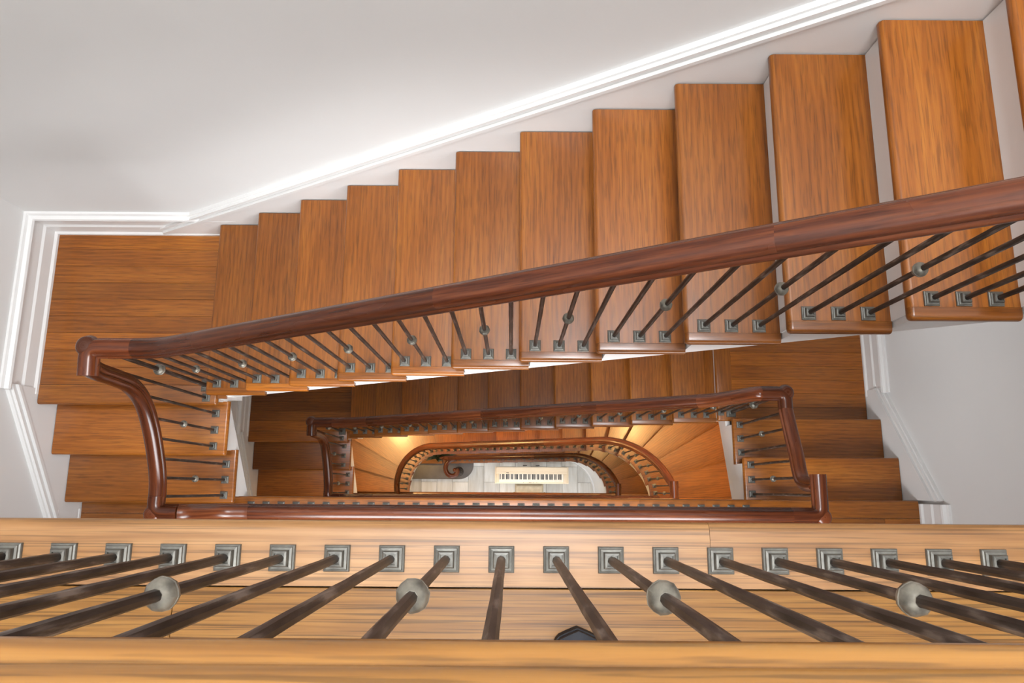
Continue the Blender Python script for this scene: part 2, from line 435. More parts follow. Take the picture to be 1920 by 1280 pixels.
for wi, (zz, lab) in enumerate(((L0 + 1.75, 'white window frame added around the fill light behind the nearest gallery'), (L1 + 1.65, 'white window frame added around the fill light behind the gallery one storey down'), (L2 + 1.65, 'white window frame added around the fill light behind the gallery two storeys down'), (1.55, 'white window frame added around the fill light at the back of the ground floor')), 2):
    wn = bpy.data.objects.new('window_%d' % wi, None); C.objects.link(wn); wn['kind'] = 'structure'; wn['label'] = lab; wn.location = (0, YN, zz)  # unseen window frames, added to dress the near wall fill lights
    for x0, x1, z1, h in ((-1.40, -1.31, zz + .89, 1.78), (1.31, 1.40, zz + .89, 1.78), (-1.31, 1.31, zz + .89, .08), (-1.31, 1.31, zz - .81, .08)):
        board('window_frame', x0, x1, YN, YN + .07, z1, h, 'white_paint', wn)
    for x in (-.44, .44): board('glazing_bar', x - .015, x + .015, YN + .035, YN + .06, zz + .80, 1.60, 'white_paint', wn)

# ---- skirting
SKP = [(0, 0), (.040, 0), (.040, .018), (.030, .030), (.030, .105), (.022, .118), (.022, .195), (.034, .203), (.038, .215), (.034, .228), (.018, .236), (.012, .250), (0, .250)]
def skirting(name, p0, p1, zb, label, inward):
    """run of landing skirting from p0 to p1 (xy on the wall plane); inward = xy direction off the wall"""
    bm = bmesh.new(); o = Vector((p0[0], p0[1], zb - (.0012 if inward[0] else 0))) - Vector((inward[0], inward[1], 0)) * .004
    iv = Vector((inward[0], inward[1], 0)); d = Vector((p1[0]-p0[0], p1[1]-p0[1], 0))
    A = [bm.verts.new(iv * (t + .004 if t else 0) + Vector((0, 0, h))) for t, h in SKP]
    B = [bm.verts.new(d + iv * (t + .004 if t else 0) + Vector((0, 0, h))) for t, h in SKP]
    n = len(SKP)
    bm.faces.new(A); bm.faces.new(B[::-1])
    for i in range(n): bm.faces.new((A[i], B[i], B[(i+1) % n], A[(i+1) % n]))
    ob = mesh_obj(name, finish(bm, name, 30), 'white_paint', None, o)
    ob['kind'] = 'structure'; ob['label'] = label
    return ob
def wall_string(name, axis, pts_nose, wall, inward, label, h0=.105, h1=.155, low=-.45):
    """sloping wall string: a flat board with a cap moulding that follows the nosing line
    axis 'x': pts are (x,z) on a wall y=wall; axis 'y': pts are (y,z) on a wall x=wall"""
    root = bpy.data.objects.new(name, None); C.objects.link(root)
    root['kind'] = 'structure'; root['label'] = label
    (u0, z0), (u1, z1) = pts_nose
    root.location = (u0, wall, z0) if axis == 'x' else (wall, u0, z0)
    ax = 'y' if axis == 'x' else 'x'
    def strip(nm, a, c, t0, t1):
        prism(nm, [(u0, z0 + a), (u1, z1 + a), (u1, z1 + c), (u0, z0 + c)], ax, wall + inward * t0, wall + inward * t1, 'white_paint', root)
    strip('string_board', low, h0, 0, .036)
    strip('cap_moulding', h0 - .012, h0 + .008, 0, .043)
    strip('cap_moulding', h0 + .008, h0 + .030, 0, .028)
    strip('cap_moulding', h0 + .030, h1 - .006, 0, .034)
    strip('cap_moulding', h1 - .006, h1 + .008, 0, .020)
    return root

# ------------------------------------------------------------------ galleries
def gallery(zt, label, gold=False, YG=YG):
    g = thing('gallery_landing', label, 'landing', (0, -.7, zt))
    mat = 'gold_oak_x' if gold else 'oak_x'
    # nosing board along the well, in lengths
    xs = [XL, -1.30, 0.32, 1.46, XR] if gold else [XL, -0.9, 0.75, XR]
    for a, c in zip(xs, xs[1:]):
        board('nosing_board', a, c - .0006, -.153, YG, zt, .036, 'sheen_oak_x' if gold else mat, g, 'n', .014)
    y = -.1545; row = 0; rnd = random.Random(int(zt * 100))
    while y > YN + .01:
        y0 = max(YN, y - .094); x = XL - rnd.uniform(0, 1.2) if row else XL - .55
        while x < XR:
            ln = rnd.uniform(1.1, 1.9) if row else (1.16 if x < XL else 1.35)
            a, c = max(XL, x), min(XR, x + ln)
            if c - a > .05: board('plank', a, c - .001, y0, y - .001, zt, .02, mat, g, '', .012, .0008)
            x += ln
        y = y0 - .0005; row += 1
    # carcass: fascia and plaster underside
    board('fascia', XIL + .012, XIR - .012, YG - .04, YG - .022, zt - .036, .27, 'white_paint', g)
    board('slab', XL - .02, XR + .02, YN, YG - .041, zt - .037, .24, 'white_paint', g)
    return g
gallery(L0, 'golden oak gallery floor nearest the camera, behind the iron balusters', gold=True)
gallery(L1, 'oak gallery floor one storey down, mostly hidden below the nearest gallery')
gallery(L2, 'oak gallery floor two storeys down above the golden curved stairs', YG=-.078)
gallery(L3, 'lowest oak gallery floor, above the ground floor with the piano')

# ------------------------------------------------------------------ straight storeys
def flight(zT, XA, names):
    zl = zT - 15*R_                       # left landing
    zr = zT - 3*R_                        # right landing
    X = lambda j: XA + G_*(j-1)
    # -- long flight
    f = thing('stair_flight', names['flight'], 'staircase', (0, .9, zl))
    for j in range(1, 12):
        tr = board('tread', X(j), X(j+1) + .040, YIN + .0345, YW, zl + R_*j, TH, 'oak_y', f, 'w', .013)
        board('return_nosing', X(j), X(j+1) + .040, YIN, YIN + .034, zl + R_*j, TH, 'oak_x', tr, 'ws', .013)
    for j in range(1, 13):
        board('riser', X(j) + .038, X(j) + .053, YIN + .035, YW, zl + R_*j - TH, R_ - TH, 'white_paint', f)
    pts = []
    sl = R_ / G_
    for j in range(1, 13):
        pts += [(X(j) + .045, zl + R_*(j-1) - .001 - (TH if j > 1 else 0)), (X(j) + .045, zl + R_*j - TH - .001)]
    top_x = XIR + .03
    pts += [(top_x, zr - TH - .001)]
    nl = lambda x, d: zl + R_ + (x - X(1)) * sl - d
    pts += [(top_x, nl(top_x, .285)), (XIL + .005, nl(XIL + .005, .285)), (XIL + .005, zl - .02)]
    prism('outer_string', pts, 'y', YIN + .017, YIN + .047, 'white_paint', f)
    prism('soffit', [(XIL, nl(XIL, .285)), (top_x, nl(top_x, .285)), (top_x, nl(top_x, .262)), (XIL, nl(XIL, .262))], 'y', YIN + .048, YW + .03, 'white_paint', f)
    # -- left landing
    l = thing('stair_landing', names['left'], 'landing', (-2.0, .9, zl))
    ys = [YW, 1.270, 1.175, 1.082, .989, .896, .803, .710, .617, .524]
    for a, c in zip(ys, ys[1:]):
        board('plank', XL, X(1) + .040, c + .0008, a, zl, .02, 'oak_x', l, '', .012, .0008)
    board('nosing_board', XL, XIL, .420, .523, zl, TH, 'oak_x', l, 'se', .013)
    board('plank', XIL + .001, X(1) + .040, YIN + .003, .523, zl, .02, 'oak_x', l, '', .012, .0008)
    board('slab', XL - .02, X(1) + .05, YIN + .02, YW + .02, zl - .021, .17, 'white_paint', l)
    board('fascia', XIL - .03, X(1) + .06, YIN + .012, YIN + .05, zl - .0205, .16, 'white_paint', l)
    # -- right landing
    q = thing('stair_landing', names['right'], 'landing', (1.9, .9, zr))
    xs = [X(12), 1.46, 1.553, 1.646, 1.739, 1.832, 1.925, 2.018, 2.111, 2.204, 2.297, XR]
    board('nosing_board', X(12), X(12) + .105, YIN, YW, zr, TH, 'oak_y', q, 'ws', .013)
    yy = YIN
    while yy < YW - .01:
        y1 = min(YW, yy + .0935)
        board('plank', X(12) + .106, XR, yy, y1 - .0008, zr, .02, 'oak_x', q, '', .012, .0008)
        yy = y1
    board('slab', X(12) + .055, XR + .02, YIN + .02, YW + .02, zr - .036, .17, 'white_paint', q)
    # -- three steps down from the left landing to the gallery below
    s = thing('short_stair', names['lsteps'], 'staircase', (-2.0, .2, zl - 3*R_))
    for k, (yn, yb) in enumerate(((.166, .460), (-.090, .206)), 1):
        board('tread', XL, XIL, yn, yb, zl - R_*k, TH, 'oak_x', s, 'se', .013)
    for k, yn in enumerate((.420, .166, -.090)):
        board('riser', XL, XIL - .035, yn + .036, yn + .05, zl - R_*k - TH, R_ - TH, 'white_paint', s)
    pl = [(.47, zl - TH), (.458, zl - TH), (.458, zl - R_ - TH), (.204, zl - R_ - TH), (.204, zl - 2*R_ - TH), (-.052, zl - 2*R_ - TH), (-.052, zl - 3*R_ - .036), (-.052, Z(4.452) - (L0 - zT)), (.50, Z(4.02) - (L0 - zT)), (.50, zl - TH)]
    prism('outer_string', pl[1:], 'x', XIL - .042, XIL - .012, 'white_paint', s)
    prism('soffit', [(-.052, Z(4.452) - (L0 - zT)), (.50, Z(4.02) - (L0 - zT)), (.50, Z(4.00) - (L0 - zT)), (-.052, Z(4.432) - (L0 - zT))], 'x', XL - .02, XIL - .043, 'white_paint', s)
    # -- three steps up from the right landing to the gallery above
    s2 = thing('short_stair', names['rsteps'], 'staircase', (1.9, .2, zr))
    for k, (yn, yb) in enumerate(((.202, -.092), (.456, .162)), 1):
        board('tread', XIR, XR, yb, yn, zT - R_*k, TH, 'oak_x', s2, 'nw', .013)
    for k, yn in enumerate((YG, .202, .456)):
        board('riser', XIR + .035, XR, yn - .05, yn - .036, zT - R_*k - TH, R_ - TH, 'white_paint', s2)
    zb0 = zT - .28; zb1 = zT - 3*R_ - .2
    prism('outer_string', [(-.088, zT - .037), (-.088, zT - R_ - TH), (.164, zT - R_ - TH), (.164, zT - 2*R_ - TH), (.418, zT - 2*R_ - TH), (.418, zT - 3*R_ - .02), (.50, zT - 3*R_ - .037), (.50, zb1), (-.088, zT - R_ - .30)], 'x', XIR + .012, XIR + .042, 'white_paint', s2)
    prism('soffit', [(-.088, zT - R_ - .30), (.50, zb1), (.50, zb1 + .02), (-.088, zT - R_ - .28)], 'x', XIR + .043, XR + .02, 'white_paint', s2)
    # -- skirting on the walls
    wall_string('trim_1', 'x', [(X(1) - .36, zl + R_ - .36*sl), (XR if False else X(12) + .1, zr + .1*sl)], YW + WT, -1, names['wstring'])
    skirting('baseboard_far', (XL - WT - .04, YW + WT), (X(1) + .1, YW + WT), zl, names['bfar'], (0, -1))
    skirting('baseboard_left', (XL - WT, YW + WT + .04), (XL - WT, .47), zl, names['bleft'], (1, 0))
    wall_string('trim_2', 'y', [(.50, zl + .055), (-.20, zl - 2*R_ - .075)], XL - WT, 1, names['lstring'])
    skirting('baseboard_right', (XR + WT, .62), (XR + WT, YW + WT), zr, names['bright'], (-1, 0))
    skirting('baseboard_far', (X(12) + .1, YW + WT), (XR + WT, YW + WT), zr, names['bfarr'], (0, -1))
    wall_string('trim_3', 'y', [(.66, zr + .02), (-.05, zT + .03)], XR + WT, -1, names['rstring'])
    skirting('baseboard_right', (XR + WT, YN), (XR + WT, -.07), zT, names['bgal'], (-1, 0))
    skirting('baseboard_left', (XL - WT, YN), (XL - WT, -.13), zT - 18*R_, names['bgall'], (1, 0))
    # -------------------------------------------------- railing of this storey
    dz = L0 - zT                           # how far below the uppermost storey
    rl = thing('stair_railing', names['rail'], 'railing', (0, .5, zl))
    D = lambda d: Z(d) - dz
    dc = 2.715
    rz = lambda x: zl + R_ + (x - X(1)) * sl + .815
    corner_block((-1.43, YB, D(dc)), (XBL + .015, YB, D(dc)), (XBL + .015, .405, D(dc + .01)), rl)
    x_e = -1.12
    xk = X(1) + (D(dc) - zl - R_ - .815) / sl      # where the slope meets the level
    q0, q1, q2 = Vector((xk - .085, YB, D(dc))), Vector((xk, YB, D(dc))), Vector((xk + .085, YB, rz(xk + .085)))
    sec1 = [Vector((-1.43, YB, D(dc)))] + [q0*(1-t)**2 + q1*2*t*(1-t) + q2*t*t for t in [i/8 for i in range(9)]] + [Vector((x_e, YB, rz(x_e)))]
    sweep('rail_section', sec1, rl)
    xr0 = 1.09
    xs = [x_e, -.2, .55, xr0]
    long_pts = [(x_e, YB, rz(x_e)), (xr0, YB, rz(xr0))]
    for a, c in zip(xs, xs[1:]): sweep('rail_section', [(a, YB, rz(a)), (c, YB, rz(c))], rl)
    e0 = 3.15                              # depth shift between storeys in the measured points
    RD = lambda d: Z(d - e0) - dz
    sec2 = spline([(xr0, YB, rz(xr0)), (1.17, YB, rz(1.17) + .015), (1.245, YB, RD(4.05)), (1.285, YB, RD(3.955)), (1.32, YB, RD(3.905)), (1.335, YB, RD(3.90))], 5)
    sweep('rail_section', sec2, rl)
    corner_block((1.335, YB, RD(3.90)), (XBR, YB, RD(3.90)), (XBR, .425, RD(3.90)), rl)
    # left: swan neck down to the short flight
    x = XBL + .015
    ln = spline([(x, .440, D(2.72)), (x, .428, D(2.78)), (x, .424, D(2.90)), (x, .412, D(3.03)), (x, .360, D(3.15)), (x, .257, D(3.246)), (x, .12, D(3.325)), (x, .027, D(3.362)), (x, -.045, D(3.372))], 5)
    sweep('rail_section', ln, rl)
    # right: swan neck from the gallery above
    rn = spline([(XBR, .025, RD(3.575)), (XBR, .030, RD(3.66)), (XBR, .050, RD(3.735)), (XBR, .105, RD(3.772)), (XBR, .187, RD(3.80)), (XBR, .329, RD(3.862)), (XBR, .425, RD(3.90))], 5)
    sweep('rail_section', rn[::-1], rl)
    # balusters of the long flight
    whole = sec1 + sec2 + long_pts
    for j in range(1, 12):
        for k in range(3):
            x = X(j) + G_ * (k + .5) / 3 + .015
            baluster(x, YB, zl + R_*j, lerp_path(whole, 0, x) - .015, rl, collar=(k == 1))
    baluster(XBL + .005, YB + .012, zl, D(dc) - .02, rl, True, 1.5)
    baluster(-1.606, .458, zl, D(dc) - .02, rl, False, 1.0)
    for (yv, zz, cl_) in ((.393, zl - R_, 0), (.303, zl - R_, 1), (.216, zl - R_, 0), (.125, zl - 2*R_, 0), (.039, zl - 2*R_, 1), (-.046, zl - 2*R_, 0)):
        baluster(-1.618 if zz > zl - 1.5*R_ else -1.606, yv, zz, lerp_path(ln[10:], 1, yv) - .015, rl, bool(cl_))
    baluster(XBR, YB, zr, RD(3.90) - .02, rl, True, 1.5)
    baluster(1.398, YB, zr, RD(3.90) - .02, rl, False, 1.0)
    for (yv, zz, cl_) in ((.413, zr + R_, 0), (.325, zr + R_, 1), (.237, zr + R_, 0), (.154, zr + 2*R_, 0), (.065, zr + 2*R_, 1), (-.021, zr + 2*R_, 0)):
        baluster(XBR, yv, zz, lerp_path(rn[8:], 1, max(yv, .05)) - .015 if yv > .03 else RD(3.56) - .02, rl, bool(cl_))
    return zl, D, RD

T0 = dict(flight='long oak stair flight with white risers, uppermost, climbing to the right',
          left='planked oak landing at the foot of the uppermost long flight, on the left',
          right='oak landing at the head of the uppermost long flight, cut by the right edge',
          lsteps='short run of oak steps below the upper left landing',
          rsteps='short run of oak steps beyond the right edge beside the nearest gallery',
          wstring='white moulded skirting sloping up the far wall beside the uppermost flight',
          bfar='white moulded skirting on the far wall of the upper left landing', bleft='white moulded skirting on the left wall of the upper left landing',
          lstring='white skirting sloping down the left wall beside the upper short steps',
          bright='white skirting on the right wall of the uppermost right landing', bfarr='white skirting on the far wall of the uppermost right landing',
          rstring='white skirting sloping on the right wall by the nearest gallery',
          bgal='white skirting on the right wall of the nearest gallery', bgall='white skirting on the left wall of the gallery one storey down',
          rail='iron baluster railing with dark red handrail on the uppermost flight')
T1 = dict(flight='dim brown oak stair flight under the uppermost one, second from the top',
          left='dark brown landing below the upper left landing, one storey down',
          right='dark brown landing on the right, at the head of the second flight',
          lsteps='short run of dim brown steps on the left, one storey down',
          rsteps='short run of brown oak steps on the right between landing and gallery',
          wstring='white skirting sloping along the far wall beside the second flight',
          bfar='white skirting on the far wall of the lower left landing', bleft='white moulded skirting on the left wall of the lower left landing',
          lstring='white skirting sloping down the left wall beside the lower short steps',
          bright='white moulded skirting on the right wall of the right landing', bfarr='white skirting on the far wall of the right landing',
          rstring='white skirting sloping up the right wall beside the brown short steps',
          bgal='white skirting on the right wall of the gallery one storey down', bgall='white skirting on the left wall of the gallery two storeys down',
          rail='iron baluster railing with dark red handrail on the second flight down')
_, D0, RD0 = flight(L0, -1.5432, T0)
_, D1, RD1 = flight(L1, -1.5005, T1)

# ------------------------------------------------------------------ gallery railings
def gallery_rail(zt, label, left=True, right=True, x0=XBL + .015, x1=XBR, h=.818, mat='mahogany', first=-1.5225, y=YGB - .012, gold=False):
    g = thing('gallery_railing', label, 'railing', (0, y, zt))
    z = zt + h
    xa, xb = x0, x1
    if left:                               # corner where the short flight arrives, with a ramp down to the gallery rail
        zc = zt + .995
        corner_block((x0, -.045, zc), (x0, y, zc), (x0 + .105, y, zc), g, True, mat)
        rp = spline([(x0 + .105, y, zc), (x0 + .135, y, zc - .012), (x0 + .165, y, zc - .06), (x0 + .20, y, zc - .115), (x0 + .25, y, zc - .155), (x0 + .33, y, z + .004), (x0 + .36, y, z)], 5)
        sweep('rail_section', rp, g, mat)
        xa = x0 + .36
    if right:
        corner_block((x1 - .14, y, z), (x1, y, z), (x1, .078, z), g, True, mat)
        xb = x1 - .14
    n = 1 if gold else 2
    cuts = [xa + (xb - xa) * i / n for i in range(n + 1)]
    for a, c in zip(cuts, cuts[1:]): sweep('rail_section', [(a, y, z), (c, y, z)], g, mat)
    i = 0; x = first
    while x < x1 - .03:
        zz = z if not left or x > x0 + .36 else lerp_path(rp, 0, x)
        baluster(x, y if gold else y + .014, zt, zz - .015, g, collar=(i % 3 == 1))
        x += .0872; i += 1
    return g
# the nearest gallery
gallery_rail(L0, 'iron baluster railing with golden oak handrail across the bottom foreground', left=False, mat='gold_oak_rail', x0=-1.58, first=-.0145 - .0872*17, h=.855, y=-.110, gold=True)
gallery_rail(L1, 'dark red gallery handrail running just beyond the foreground nosing', first=-1.51)
gallery_rail(L2, 'thin dark gallery handrail two storeys down, in front of the piano', first=-1.51, y=-.094)
gallery_rail(L3, 'lowest gallery handrail hidden under the thin dark one', left=False, x0=-1.5, first=-1.45)

# ------------------------------------------------------------------ curved storeys
RC = 0.5
CR_ = (0.93, -.055); CL_ = (-0.97, -.055)
ARC = RC * PI / 2
def s_of(k, straight_end=False):
    if k <= 5: return ARC * k / 6
    if k <= 13: return ARC + .06 + .264 * (k - 6) if k > 6 else ARC * 5/6 + (ARC/6 + .06) * (k - 5)
    if straight_end: return ARC + .06 + .264 * (k - 6)
    return s_of(13) + (ARC * 2 + 1.9 - s_of(13)) * (k - 13) / 6
def pt(s, off, straight_end=False):
    """point at arc length s along the well edge, off metres outwards; also the outward direction"""
    if s < ARC or s < 0:
        if s < 0: return Vector((CR_[0] + RC + off, CR_[1] + s)), Vector((1, 0))
        a = s / RC; n = Vector((math.cos(a), math.sin(a)))
        return Vector(CR_) + n * (RC + off), n
    if s <= ARC + 1.9 or straight_end:
        return Vector((CR_[0] - (s - ARC), CR_[1] + RC + off)), Vector((0, 1))
    a = PI/2 + (s - ARC - 1.9) / RC
    if a > PI: return Vector((CL_[0] - RC - off, CL_[1] - (s - 2*ARC - 1.9))), Vector((-1, 0))
    n = Vector((math.cos(a), math.sin(a)))
    return Vector(CL_) + n * (RC + off), n
def outer(p, n):
    """where the ray p + t n meets the walls"""
    ts = []
    if n.x > 1e-6: ts.append((XR - p.x) / n.x)
    if n.x < -1e-6: ts.append((XL - p.x) / n.x)
    if n.y > 1e-6: ts.append((YW - p.y) / n.y)
    return p + n * min(ts)
def curved(zT, last, names, straight_end=False):
    f = thing('curved_stair_flight', names['flight'], 'staircase', (0, .9, zT - R_*last))
    SS = lambda k: s_of(k, straight_end)
    for k in range(1, last + 1):
        s1 = SS(k); s0 = SS(k - 1) - .034       # nosing; back edge tucked under the tread above
        smid = (s0 + s1) / 2; pm, nm = pt(smid, 0, straight_end)
        zt = zT - R_ * k
        straight = 6 < k <= 13 or (straight_end and k > 6)
        steps = 1 if straight else 6
        inn, out = [], []
        for i in range(steps + 1):
            s = s0 + (s1 - s0) * i / steps
            p, n = pt(s, 0, straight_end); inn.append(p)
            if i in (0, steps): out.append(outer(p, n))
        poly = inn + [out[1]]
        a, c = out[1], out[0]
        for cx in (XR, XL):                     # wall corner between the two outer ends
            if (abs(a.x - cx) < 1e-4) != (abs(c.x - cx) < 1e-4): poly.append(Vector((cx, YW)))
        poly.append(out[0])
        ang = math.atan2(nm.y, nm.x) - PI/2
        ca, sa = math.cos(-ang), math.sin(-ang)
        loc = [Vector(((q.x - pm.x)*ca - (q.y - pm.y)*sa, (q.x - pm.x)*sa + (q.y - pm.y)*ca)) for q in poly]
        bm = bmesh.new()
        A = [bm.verts.new((q.x, q.y, 0)) for q in loc]; B = [bm.verts.new((q.x, q.y, -TH)) for q in loc]
        bm.faces.new(A); bm.faces.new(B[::-1]); n_ = len(loc)
        for i in range(n_): bm.faces.new((A[i], B[i], B[(i+1) % n_], A[(i+1) % n_]))
        bmesh.ops.recalc_face_normals(bm, faces=bm.faces)
        bm.edges.ensure_lookup_table()
        keep = set(A[:len(inn) + 1]) | set(B[:len(inn) + 1])
        es = [e for e in bm.edges if e.verts[0] in keep and e.verts[1] in keep and abs(e.verts[0].co.z - e.verts[1].co.z) < 1e-6]
        bmesh.ops.bevel(bm, geom=es, offset=.009, segments=2, affect='EDGES')
        o = mesh_obj('tread', finish(bm, 'tread', 35), 'oak_y', f, (pm.x, pm.y, zt))
        o.rotation_euler = (0, 0, ang)
    for k in range(0, last + 1):
        s = SS(k) - .034; p, n = pt(s, .03, straight_end); q = outer(p, n); ln = (q - p).length
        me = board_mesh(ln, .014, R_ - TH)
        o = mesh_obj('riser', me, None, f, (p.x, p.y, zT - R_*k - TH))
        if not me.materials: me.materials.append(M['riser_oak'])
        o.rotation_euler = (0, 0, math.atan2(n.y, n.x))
    # outer string, stepped above and sweeping below; plaster underside
    bm = bmesh.new(); bs = bmesh.new(); prev = None
    def block(quad_lo, quad_hi, b_):
        a = [b_.verts.new(v) for v in quad_lo]; c = [b_.verts.new(v) for v in quad_hi]
        b_.faces.new(a[::-1]); b_.faces.new(c)
        for i in range(4): b_.faces.new((a[i], a[(i+1) % 4], c[(i+1) % 4], c[i]))
    for k in range(1, last + 1):
        n_ = 1 if (6 < k <= 13 or (straight_end and k > 6)) else 5
        s0, s1 = SS(k-1), SS(k)
        for i in range(n_):
            t0, t1 = i / n_, (i + 1) / n_
            sa, sb = s0 + (s1 - s0)*t0 - .03, s0 + (s1 - s0)*t1 - .03
            pa, na = pt(sa, 0, straight_end); pb, nb = pt(sb, 0, straight_end)
            za, zb = zT - R_*(k - 1 + t0) - .30, zT - R_*(k - 1 + t1) - .30
            za, zb = max(za, .0), max(zb, .0)
            zt = zT - R_*k - TH - .001
            P = lambda p, n, o, z: (p.x + n.x*o, p.y + n.y*o, z)
            block([P(pa, na, .016, za), P(pb, nb, .016, zb), P(pb, nb, .046, zb), P(pa, na, .046, za)],
                  [P(pa, na, .016, zt), P(pb, nb, .016, zt), P(pb, nb, .046, zt), P(pa, na, .046, zt)], bm)
            oa, ob = outer(pa, na), outer(pb, nb)
            block([P(pa, na, .047, za), P(pb, nb, .047, zb), (ob.x, ob.y, zb), (oa.x, oa.y, za)],
                  [P(pa, na, .047, za + .02), P(pb, nb, .047, zb + .02), (ob.x, ob.y, zb + .02), (oa.x, oa.y, za + .02)], bs)
    mesh_obj('outer_string', finish(bm, 'outer_string', 30), 'white_paint', f)
    mesh_obj('soffit', finish(bs, 'soffit', 30), 'white_paint', f)
    return f
curved(L2, 19, dict(flight='curved golden oak stair flight, upper of the two lamp-lit ones'))
curved(L3, 14, dict(flight='lowest oak stair flight, curling down to the scroll newel beside the piano'), True)

def curved_rail(zT, last, label, straight_end=False):
    g = thing('stair_railing', label, 'railing', (0, .5, zT - R_*last))
    SS = lambda k: s_of(k, straight_end)
    def P(k, extra=0.0):
        k0 = math.floor(k); s = SS(k0) + (SS(k0 + 1) - SS(k0)) * (k - k0)
        p, n = pt(s, .055, straight_end)
        return Vector((p.x, p.y, zT - R_*k + .815 + extra)), s
    pts = []
    p0, _ = P(.75)
    pts += [Vector((p0.x, p0.y - .02, zT + .80)), Vector((p0.x, p0.y - .012, zT + .74))]
    kk = [.95, 1.3] + [1.6 + .3*i for i in range(200)]
    end = 13.3 if straight_end else 19.8
    for k in kk:
        if k > end: break
        pts.append(P(k)[0])
    n = len(pts)
    if not straight_end:
        q = pts[-1]; pts += [Vector((CL_[0] - RC - .055, -.06, q.z - .02)), Vector((CL_[0] - RC - .055, YGB - .03, q.z - .025))]
    ZP = lambda k: zT - R_*k
    cuts = [0, 7, 25, n - 1] if not straight_end else [0, 7, 25, n - 1]
    if straight_end:
        # level easing and the scroll over the newel post
        q = pts[-1]
        ex, ey = -.965, .305                      # eye of the scroll
        zz = q.z - .13
        sc = [q, Vector((q.x - .06, q.y, q.z - .035)), Vector((-1.00, q.y - .001, zz + .055))]
        for i in range(15):
            a = PI * .5 + (i / 14) * PI * 1.62
            rr = .182 - .135 * (i / 14) ** .9
            sc.append(Vector((ex - .03*(1 - i/14) + rr * 0.93 * math.cos(a), ey + rr * math.sin(a), zz + .035 * (1 - i/14) ** 2)))
        sweep('scroll', spline(sc, 3), g)
        me = lathe_mesh([(0, .034), (.018, .033), (.030, .026), (.034, .014), (.038, .004), (.040, -.006), (.034, -.016), (.026, -.03), (0, -.03)], 20)
        me.uv_layers.new(name='UVMap')
        mesh_obj('scroll_eye', me, 'mahogany', g, (ex + .01, ey, zz))
        pz = .0065 + R_ 
        nw = mesh_obj('newel_post', lathe_mesh([(0.085, 0), (0.085, .02), (.07, .034), (.04, .05), (.028, .07), (.026, .2), (.022, .55), (.026, zz - pz - .09), (.034, zz - pz - .06), (.024, zz - pz - .03), (0, zz - pz - .03)], 20), 'iron', g, (ex + .01, ey, pz))
    cuts = sorted(set(c for c in cuts if c < len(pts)) | {len(pts) - 1})
    for a, c in zip(cuts, cuts[1:]): sweep('rail_section', pts[a:c+1], g)
    # balusters
    for k in range(1, last + 1):
        st = 6 < k <= 13 or (straight_end and k > 6)
        m_ = 3 if st else 2
        s0, s1 = SS(k-1), SS(k)
        for i in range(m_):
            t = (i + .5) / m_
            s = s0 + (s1 - s0)*t - .012
            p, n = pt(s, .055, straight_end)
            kt = k - 1 + t
            if straight_end and kt > 13.4: continue
            baluster(p.x, p.y, ZP(k), zT - R_*kt + .80, g, collar=(i == (1 if st else 0)), rot=math.atan2(n.y, n.x))
    return g
curved_rail(L2, 19, 'dark red handrail and iron balusters on the upper curved flight')
curved_rail(L3, 14, 'handrail ending in a scroll above the bottom step, with iron balusters', True)

# ------------------------------------------------------------------ ground floor
fl = bpy.data.objects.new('floor', None); C.objects.link(fl); fl['kind'] = 'structure'; fl['label'] = 'pale whitewashed ground floor of wide boards'
board('screed', XL - .04, XR + .04, YN, YW + .04, -.012, .1, 'dark_stone', fl)
x = -2.53; col = 0
while x < XR:
    y = YN - (.0 if col % 2 else .29) - .20
    while y < YW:
        a, c = max(YN, y), min(YW + .03, y + .58)
        if c - a > .03: board('floor_board', x, x + .286, a, c - .004, 0, .012, 'washed_tile', fl, '', .012, .002)
        y += .58
    x += .29; col += 1
# curved plaster wall under the lowest winders, with its skirting
def stair_wall(name, o0, o1, top, mat, label):
    """plaster wall closing the space under the lowest flight; top(k) gives its height at step k"""
    bm = bmesh.new(); rows = []
    ks = [-3.0] + [i * .25 for i in range(0, 24)] + [6 + i * .5 for i in range(13)]
    for k in ks:
        if k < 0: s_ = -.85; kk = 0
        else:
            k0 = math.floor(k); s_ = s_of(k0, True) + (s_of(k0 + 1, True) - s_of(k0, True)) * (k - k0); kk = k
        rr = []
        for off, lo in ((o0, 0), (o0, 1), (o1, 1), (o1, 0)):
            p, n = pt(s_, off, True)
            rr.append(bm.verts.new((p.x, p.y, top(kk) if lo else 0)))
        rows.append(rr)
    for a, c in zip(rows, rows[1:]):
        for i in range(4): bm.faces.new((a[i], a[(i+1) % 4], c[(i+1) % 4], c[i]))
    bm.faces.new(rows[0]); bm.faces.new(rows[-1])
    o = mesh_obj(name, finish(bm, name, 30), mat)
    o['kind'] = 'structure'; o['label'] = label
stair_wall('wall_stair', .10, .13, lambda k: max(.05, L3 - R_*k - .29), 'white_paint', 'curved white wall under the lowest winding steps')
stair_wall('baseboard_stair', .078, .10, lambda k: min(.16, max(.04, L3 - R_*k - .32)), 'white_paint', 'white skirting around the curved wall by the piano')

